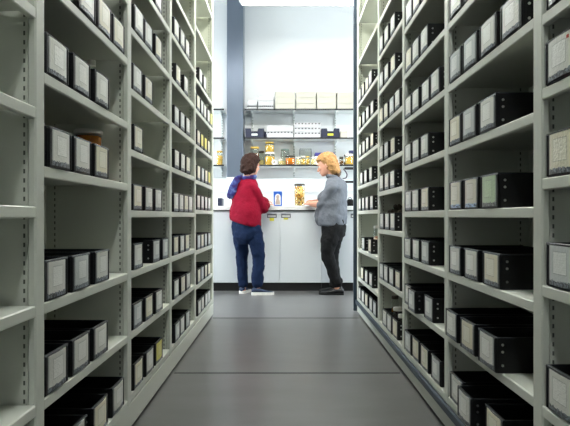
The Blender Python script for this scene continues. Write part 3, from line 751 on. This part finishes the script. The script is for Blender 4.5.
def shoe(parent, inv, heel, d, L, m_up, m_sole, sole_h=.022):
    d = Vector(d).normalized(); side = Vector((-d.y, d.x, 0)); heel = Vector((heel[0], heel[1], 0))
    rs = []
    for t, w, h, in ((0.0, .018, .060), (.04, .030, .080), (.16, .036, .092), (.30, .036, .088), (.42, .038, .072), (.56, .044, .058), (.72, .046, .048), (.86, .040, .040), (.96, .025, .033), (1.0, .010, .026)):
        c = heel + d * L * t; rr_ = []
        for k in range(14):
            a = k * 2 * math.pi / 14; z = sole_h - .001 + (h - sole_h) * (.5 + .5 * math.sin(a)); sh = math.cos(a) * (1 if math.sin(a) < 0 else 1 - .35 * math.sin(a) ** 2)
            rr_.append(c + side * w * sh + Vector((0, 0, z)))
        rs.append(rr_)
    o = MB().rings(rs).build('shoe', m_up, parent, 70, inv)
    out = [(0.0, .020), (.03, .032), (.15, .039), (.3, .038), (.45, .039), (.58, .046), (.72, .049), (.86, .043), (.96, .028), (1.005, .010)]
    poly = [heel + d * L * t + side * w for t, w in out] + [heel + d * L * t - side * w for t, w in reversed(out)]
    s = MB().rings([[p + Vector((0, 0, z)) for p in poly] for z in (.0008, sole_h * .3, sole_h)]).build('sole', m_sole, o, None)
    return o

def eyes(P, parent, inv):
    for e in (-1, 1):
        o = MB().ball(P(e * .031, .0835, .505), (.0100, .0100, .0080), 12).build('eye', MT['sole'], parent, 80, inv)
        MB().ball(P(e * .031, .0915, .505), (.0042, .0042, .0042), 10).build('pupil', MT['eye'], o, 80)
    MB().ball(P(0, .0945, .197), (.016, .0075, .0045), 12).build('lips', MT['lips'], parent, 80, inv)

def rotz(v, a): return Vector((v.x * math.cos(a) - v.y * math.sin(a), v.x * math.sin(a) + v.y * math.cos(a), v.z))
ZU = Vector((0, 0, 1))

# --- the woman in the red jumper
def red_person():
    th = math.radians(47); Fv = Vector((math.cos(th), math.sin(th), 0)); Rv = Vector((Fv.y, -Fv.x, 0))
    base = Vector((-.43, 6.68, 0))
    t = thing('person', 'person with dark bobbed hair, red jumper, blue scarf and jeans, standing at worktop', 'person', base); inv = -base
    Yc = 6.68
    hipL, hipR = at(240.5, 226, 6.75), at(252.8, 226, 6.62)
    kneeL, kneeR = at(242.0, 256, 6.755), at(258.6, 255, 6.63)
    ankL, ankR = at(243.0, 286, 6.745), at(257.2, 286, 6.62)
    pel = at(246.0, 219, 6.68); chest = at(245.3, 192, 6.70); nb = at(248.3, 178, 6.72)
    shR, elR, wrR = at(254.4, 187.0, 6.61), at(262.6, 209.0, 6.66), at(267.2, 204.6, 6.86)
    shL, elL, wrL = at(240.5, 187.0, 6.82), Vector((-.33, 6.92, 1.12)), Vector((-.21, 7.0, 1.075))
    # jumper
    mb = MB()
    lv = [(at(245.0, 224.6, Yc), .200, .152, -.30), (at(245.2, 220.0, Yc), .208, .158, -.26), (at(245.6, 213, Yc), .200, .152, -.10), (at(245.6, 205, Yc), .182, .138, 0),
          (at(245.6, 198, 6.69), .172, .128, 0), (at(246.0, 191, 6.70), .170, .122, 0), (at(246.6, 186, 6.71), .158, .112, 0), (at(247.2, 182, 6.715), .128, .10, 0), (at(248.0, 178.6, 6.72), .085, .078, 0), (at(248.4, 176.4, 6.72), .060, .060, 0)]
    torso(mb, lv, Rv, Fv)
    mb.tube([shR + Vector((-.03, .01, .0)), shR + Vector((.005, 0, -.05)), shR.lerp(elR, .55), elR, elR.lerp(wrR, .5), elR.lerp(wrR, .90)], [.062, .066, .060, .058, .051, .043], 16)
    mb.tube([shL + Vector((.03, -.01, .0)), shL + Vector((.0, .01, -.05)), shL.lerp(elL, .55), elL, elL.lerp(wrL, .5), elL.lerp(wrL, .9)], [.058, .062, .058, .054, .05, .042], 16)
    o = mb.build('jumper', MT['red'], t, None, inv); bake(o, .010, 5, .026, .10)
    # jeans
    mb = MB()
    torso(mb, [(at(246.2, 214, 6.68), .155, .11, 0), (at(246.4, 219, 6.68), .185, .128, 0), (at(246.6, 226, 6.68), .190, .140, 0), (at(246.6, 233, 6.68), .182, .140, 0), (at(246.5, 238, 6.68), .165, .125, 0), (at(246.6, 244, 6.68), .10, .08, 0)], Rv, Fv)
    for h, k, a, rr_ in ((hipL, kneeL, ankL, [.090, .090, .075, .068, .063, .058, .058]), (hipR, kneeR, ankR, [.092, .095, .082, .072, .069, .067, .068])):
        mb.tube([h, h.lerp(k, .45), h.lerp(k, .85), k + Vector((0, 0, -.03)), k.lerp(a, .5), k.lerp(a, .85), a + Vector((0, 0, .028))], rr_, 18, sub=4)
    o = mb.build('jeans', MT['jeans'], t, None, inv); bake(o, .010, 4, .030, .085)
    # body
    mb = MB()
    torso(mb, [(at(246.4, 232, 6.68), .14, .09, 0), (at(246, 219, 6.68), .15, .10, 0), (at(245.5, 206, 6.69), .13, .09, 0), (at(246, 192, 6.70), .13, .09, 0), (at(246.8, 184, 6.71), .11, .07, 0), (at(248, 178, 6.72), .05, .05, 0)], Rv, Fv)
    for h, k, a in ((hipL, kneeL, ankL), (hipR, kneeR, ankR)):
        mb.tube([h, h.lerp(k, .5), k, k.lerp(a, .35), a + Vector((0, 0, -.03))], [.075, .062, .048, .046, .034], 14)
        mb.ball(a + Vector((0, 0, -.045)), (.034, .034, .03), 10)
    Fh = rotz(Fv, math.radians(8)); Rh = Vector((Fh.y, -Fh.x, 0)); Uh = (ZU + Fh * .20).normalized(); Fh = (Fh - Uh * Fh.dot(Uh)).normalized()
    hc = at(251.6, 165.0, 6.74)
    mb.tube([nb + Vector((0, 0, -.06)), nb + Vector((0, 0, .02)), hc - Uh * .05 - Fh * .015], [.06, .054, .053], 14)
    P = head(mb, hc, Rh, Fh, Uh, 1.0)
    for sgn, a_, b_, c_, sd in ((1, shR, elR, wrR, Vector((-.5, .6, .2))), (-1, shL, elL, wrL, Vector((.7, -.6, .2)))):
        mb.tube([a_ + Vector((0, 0, -.03)), a_.lerp(b_, .5), b_, b_.lerp(c_, .5), c_], [.040, .038, .034, .032, .025], 12)
        tip = c_ + Vector((.055, .13, .012)) if sgn > 0 else c_ + Vector((-.01, .14, -.012))
        hand(mb, c_, tip - c_, ZU, sd, .20, .92)
    o = mb.build('body', MT['skin'], t, None, inv); bake(o, .0042, 2)
    eyes(P, t, inv)
    # hair: bob down to the nape, face left free
    mb = MB(); e = 1.0
    prof = [(-.06, .040, -.098, -.035), (.03, .076, -.130, -.008), (.14, .094, -.142, .022), (.32, .100, -.148, .036), (.5, .101, -.148, .046), (.64, .101, -.146, .062), (.78, .096, -.138, .094), (.90, .084, -.120, .098), (1.0, .062, -.092, .074), (1.08, .030, -.05, .036), (1.115, .005, -.01, .006)]
    rs = []
    for h, w, b0, f1 in prof:
        m, d = (b0 + f1) / 2, (f1 - b0) / 2
        rs.append([hc + Uh * (h - .5) * .232 + Fh * (m + d * math.cos(q * 2 * math.pi / 24)) + Rh * w * math.sin(q * 2 * math.pi / 24) for q in range(24)])
    mb.rings(rs)
    o = mb.build('hair', MT['hairb'], t, None, inv); bake(o, .007, 2, .03, .035)
    # glasses are hidden from here; scarf: collar ring and hanging tail
    mb = MB(); n = 20; col = []
    for k in range(n + 1):
        a = k * 2 * math.pi / n; c = nb + Vector((0, 0, .004 + .014 * math.sin(a))) + Rv * .080 * math.cos(a) + Fv * .072 * math.sin(a)
        col.append(c)
    mb.tube(col, [.025 + .005 * math.sin(k * 1.7) for k in range(n + 1)], 10, sub=2, flat=1.1)
    mb.tube([at(241.5, 177.0, 6.68), at(237.2, 178.6, 6.655), at(233.8, 183.5, 6.64), at(231.6, 189.5, 6.64), at(230.2, 196.0, 6.645)], [.026, .030, .034, .038, .042], 14, flat=.42, up=(.0, -1, 0))
    mb.tube([at(240.0, 178.6, 6.67), at(236.6, 183, 6.635), at(235.0, 189, 6.63), at(234.2, 194.0, 6.635)], [.022, .024, .024, .020], 12, flat=.45, up=(.0, -1, 0))
    o = mb.build('scarf', MT['scarf'], t, None, inv); bake(o, .007, 2, .018, .03)
    shoe(t, inv, at(241.2, 290, 6.70), rotz(Fv, math.radians(25)), .245, MT['sneak'], MT['sole'], .032)
    shoe(t, inv, at(251.6, 290, 6.60), rotz(Fv, math.radians(-38)), .258, MT['sneak'], MT['sole'], .032)
red_person()

# --- the person in the grey denim shirt
def grey_person():
    th = math.radians(158); Fv = Vector((math.cos(th), math.sin(th), 0)); Rv = Vector((Fv.y, -Fv.x, 0))
    base = Vector((.60, 6.70, 0))
    t = thing('person', 'person with blond hair, grey denim shirt and black trousers, reaching for tall jar', 'person', base); inv = -base
    hipN, hipF = at(333.2, 226, 6.62), at(335.6, 226, 6.80)
    kneN, kneF = at(326.6, 252, 6.60), at(332.2, 253, 6.80)
    ankN, ankF = at(337.0, 284, 6.62), at(335.4, 285, 6.80)
    nb = at(333.0, 178, 6.72)
    shN, elN, wrN = at(331.6, 185, 6.56), at(323.6, 205.0, 6.62), at(310.4, 203.8, 6.84)
    shF, elF, wrF = at(337, 185, 6.86), Vector((.46, 6.93, 1.13)), Vector((.415, 7.05, 1.088))
    Yc = 6.70
    mb = MB()
    lv = [(at(332.8, 225.3, Yc), .185, .150, .04), (at(332.8, 221, Yc), .195, .158, .02), (at(333.0, 213, Yc), .192, .158, 0), (at(334.2, 204, Yc), .188, .140, 0), (at(335.6, 196, Yc), .186, .132, 0),
          (at(336.2, 189, Yc), .188, .124, 0), (at(336.2, 183.5, Yc), .182, .112, 0), (at(335.6, 180.2, Yc), .145, .095, 0), (at(334.2, 178.0, 6.71), .085, .078, 0), (at(333.4, 176.6, 6.72), .066, .066, 0)]
    torso(mb, lv, Rv, Fv)
    mb.tube([shN + Vector((.03, .03, 0)), shN + Vector((-.005, 0, -.045)), shN.lerp(elN, .55), elN + Vector((.01, 0, .03)), elN.lerp(wrN, .16)], [.072, .076, .072, .070, .060], 16)
    mb.tube([shF + Vector((-.0, -.03, 0)), shF.lerp(elF, .5), elF, elF.lerp(wrF, .2)], [.070, .068, .062, .056], 16)
    # loose shirt front hanging by the counter edge
    mb.tube([at(318.5, 209, 6.74), at(317.6, 216, 6.74), at(319.8, 223, 6.73)], [.032, .042, .045], 12, flat=.6, up=(0, 1, 0))
    o = mb.build('shirt', MT['shirt'], t, None, inv); bake(o, .010, 4, .030, .10)
    # collar
    mb = MB(); n = 18
    mb.tube([nb + Vector((0, 0, .012 + .012 * math.sin(k * 2 * math.pi / n - .3))) + Rv * .070 * math.cos(k * 2 * math.pi / n) + Fv * .066 * math.sin(k * 2 * math.pi / n) for k in range(n + 1)], [.016] * (n + 1), 8, sub=2, flat=1.5)
    o = mb.build('shirt_collar', MT['shirt'], t, 60, inv)
    mb = MB()
    torso(mb, [(at(334.4, 214, Yc), .155, .12, 0), (at(334.2, 220, Yc), .18, .132, 0), (at(333.8, 228, Yc), .178, .140, 0), (at(333.2, 235, Yc), .165, .130, 0), (at(332.4, 241, Yc), .11, .09, 0)], Rv, Fv)
    for h, k, a, rr_ in ((hipN, kneN, ankN, [.100, .102, .086, .074, .068, .066, .070]), (hipF, kneF, ankF, [.100, .098, .082, .070, .066, .066, .074])):
        mb.tube([h, h.lerp(k, .45), h.lerp(k, .85), k.lerp(a, .1), k.lerp(a, .5), k.lerp(a, .85), a + Vector((0, 0, .02))], rr_, 18, sub=4)
    o = mb.build('trousers', MT['black'], t, None, inv); bake(o, .010, 4, .028, .085)
    # body
    mb = MB()
    torso(mb, [(at(333, 232, Yc), .14, .09, 0), (at(333.6, 219, Yc), .15, .10, 0), (at(334.6, 205, Yc), .13, .09, 0), (at(335.8, 192, Yc), .13, .085, 0), (at(335.8, 184, Yc), .11, .07, 0), (at(333.6, 178, 6.72), .05, .05, 0)], Rv, Fv)
    for h, k, a in ((hipN, kneN, ankN), (hipF, kneF, ankF)):
        mb.tube([h, h.lerp(k, .5), k, k.lerp(a, .35), a + Vector((0, 0, -.03))], [.075, .064, .050, .048, .036], 14)
        mb.ball(a + Vector((0, 0, -.045)), (.034, .034, .03), 10)
    Fh = rotz(Fv, math.radians(6)); Rh = Vector((Fh.y, -Fh.x, 0)); Uh = (ZU + Fh * .30).normalized(); Fh = (Fh - Uh * Fh.dot(Uh)).normalized()
    hc = at(326.6, 164.6, 6.72)
    mb.tube([nb + Vector((0, 0, -.06)), nb + Vector((-.01, 0, .015)), hc - Uh * .05 - Fh * .02], [.062, .057, .055], 14)
    P = head(mb, hc, Rh, Fh, Uh, 1.04)
    for sgn, a_, b_, c_, sd in ((-1, shN, elN, wrN, Vector((.1, .8, .35))), (1, shF, elF, wrF, Vector((-.2, -.8, .3)))):
        mb.tube([a_ + Vector((0, 0, -.03)), a_.lerp(b_, .5), b_, b_.lerp(c_, .35), b_.lerp(c_, .7), c_], [.042, .042, .041, .042, .036, .028], 14)
        tip = Vector((.252, 6.975, 1.072)) if sgn < 0 else Vector((.335, 7.075, 1.085))
        hand(mb, c_, tip - c_, ZU, sd, .22, .95)
    o = mb.build('body', MT['skin'], t, None, inv); bake(o, .0042, 2)
    eyes(P, t, inv)
    mb = MB()
    prof = [(-.12, .030, -.118, -.060), (-.02, .060, -.130, -.028), (.10, .080, -.136, -.002), (.24, .091, -.138, .020), (.38, .096, -.140, .034), (.52, .098, -.140, .052), (.66, .099, -.138, .085), (.80, .094, -.130, .106), (.92, .080, -.112, .098), (1.02, .055, -.082, .066), (1.09, .026, -.04, .03), (1.115, .005, -.01, .006)]
    rs = []
    for h, w, b0, f1 in prof:
        m, d = (b0 + f1) / 2, (f1 - b0) / 2
        rs.append([hc + Uh * (h - .5) * .24 + Fh * (m + d * math.cos(q * 2 * math.pi / 24)) + Rh * w * math.sin(q * 2 * math.pi / 24) for q in range(24)])
    mb.rings(rs); o = mb.build('hair', MT['hairy'], t, None, inv); bake(o, .007, 2, .028, .035)
    # darker under-layer at the nape
    mb = MB(); mb.tube([hc - Fh * .085 - Uh * .08, hc - Fh * .088 - Uh * .13, hc - Fh * .075 - Uh * .168], [.040, .042, .030], 12, flat=1.25)
    o = mb.build('nape_hair', MT['hairn'], t, None, inv); bake(o, .007, 2, .018, .03); o['label'] = 'darker hair at the nape'
    dn = Vector((-1, .12, 0))
    shoe(t, inv, at(344.0, 290, 6.61), dn, .285, MT['shoeb'], MT['shoeb'], .018)
    shoe(t, inv, at(342.6, 290, 6.80), rotz(dn, -.25), .285, MT['shoeb'], MT['shoeb'], .018)
grey_person()

# ------------------------------------------------------------------ lamps
def lamp(name, label, x0, x1, y0, y1, z, strength, col, cat='lamp'):
    t = thing(name, label, cat, ((x0 + x1) / 2, (y0 + y1) / 2, z), 0, 'ceiling lamps'); inv = -Vector(t.location)
    c = .05
    mb = MB(); mb.rings([[(x0 + a, y0 + a * .5, zz), (x1 - a, y0 + a * .5, zz), (x1 - a, y1 - a * .5, zz), (x0 + a, y1 - a * .5, zz)] for a, zz in ((.03, z), (0, z + .05), (0, z + .20), (.02, z + .24))])
    mb.build('housing', MT['lamph'], t, loc=inv)
    em = mat(name + '_tube', (255, 255, 255), .5, emit=strength, ecol=col)
    MB().box(x0 + .05, x1 - .05, y0 + .03, y1 - .03, z - .006, z - .0005).build('diffuser', em, t, loc=inv)
    for xx in (x0 + .3, x1 - .3):
        MB().box(xx - .006, xx + .006, (y0 + y1) / 2 - .006, (y0 + y1) / 2 + .006, z + .24, CEIL).build('hanger', MT['lamph'], t, loc=inv)
lamp('ceiling_lamp', 'long white suspended lamp housing above the people', -.52, 2.6, 6.30, 6.62, 3.315, 14, (1, .99, .97))
lamp('ceiling_lamp', 'added ceiling lamp, unseen, across the open space before the cabinets', -1.6, 1.6, 5.05, 5.40, 3.32, 30, (1, .995, .98))  # out-of-view lamp added to brighten the cabinets and back wall
lamp('ceiling_lamp', 'ceiling lamp over counter end of the aisle', -.16, .16, 3.6, 4.9, 3.32, 44, (1, .985, .84))
lamp('ceiling_lamp', 'ceiling lamp over middle of the aisle', -.16, .16, 1.2, 2.6, 3.32, 23, (.97, 1, .97))
lamp('ceiling_lamp', 'ceiling lamp over near end of the aisle', -.16, .16, -1.2, .2, 3.32, 31, (.97, 1, .99))
lamp('ceiling_lamp', 'added ceiling lamp, unseen, beyond the plain shelving', -3.1, -2.0, 6.0, 6.32, 3.32, 30, (1, .99, .97))  # out-of-view lamp added as one more light source

w = bpy.data.worlds.new('World'); SC.world = w; w.use_nodes = True
w.node_tree.nodes['Background'].inputs[0].default_value = (.86, .93, 1, 1); w.node_tree.nodes['Background'].inputs[1].default_value = 22

# ------------------------------------------------------------------ camera and view
cd = bpy.data.cameras.new('Camera'); cam = bpy.data.objects.new('Camera', cd); C.objects.link(cam)
cam.location = (0, 0, EYE); cam.rotation_euler = (math.pi / 2, 0, 0)
cd.sensor_width = 36; cd.lens = 36 * F_PX / 570; cd.shift_x = .6 / 570; cd.shift_y = 3.4 / 570; cd.clip_start = .05
SC.camera = cam
SC.view_settings.view_transform = 'Standard'; SC.view_settings.look = 'None'; SC.view_settings.gamma = 1; SC.view_settings.exposure = 0
SC.view_settings.use_curve_mapping = False
SC.cycles.use_denoising = True
SC.cycles.max_bounces = 8; SC.cycles.diffuse_bounces = 5; SC.cycles.transparent_max_bounces = 12; SC.cycles.sample_clamp_indirect = 6
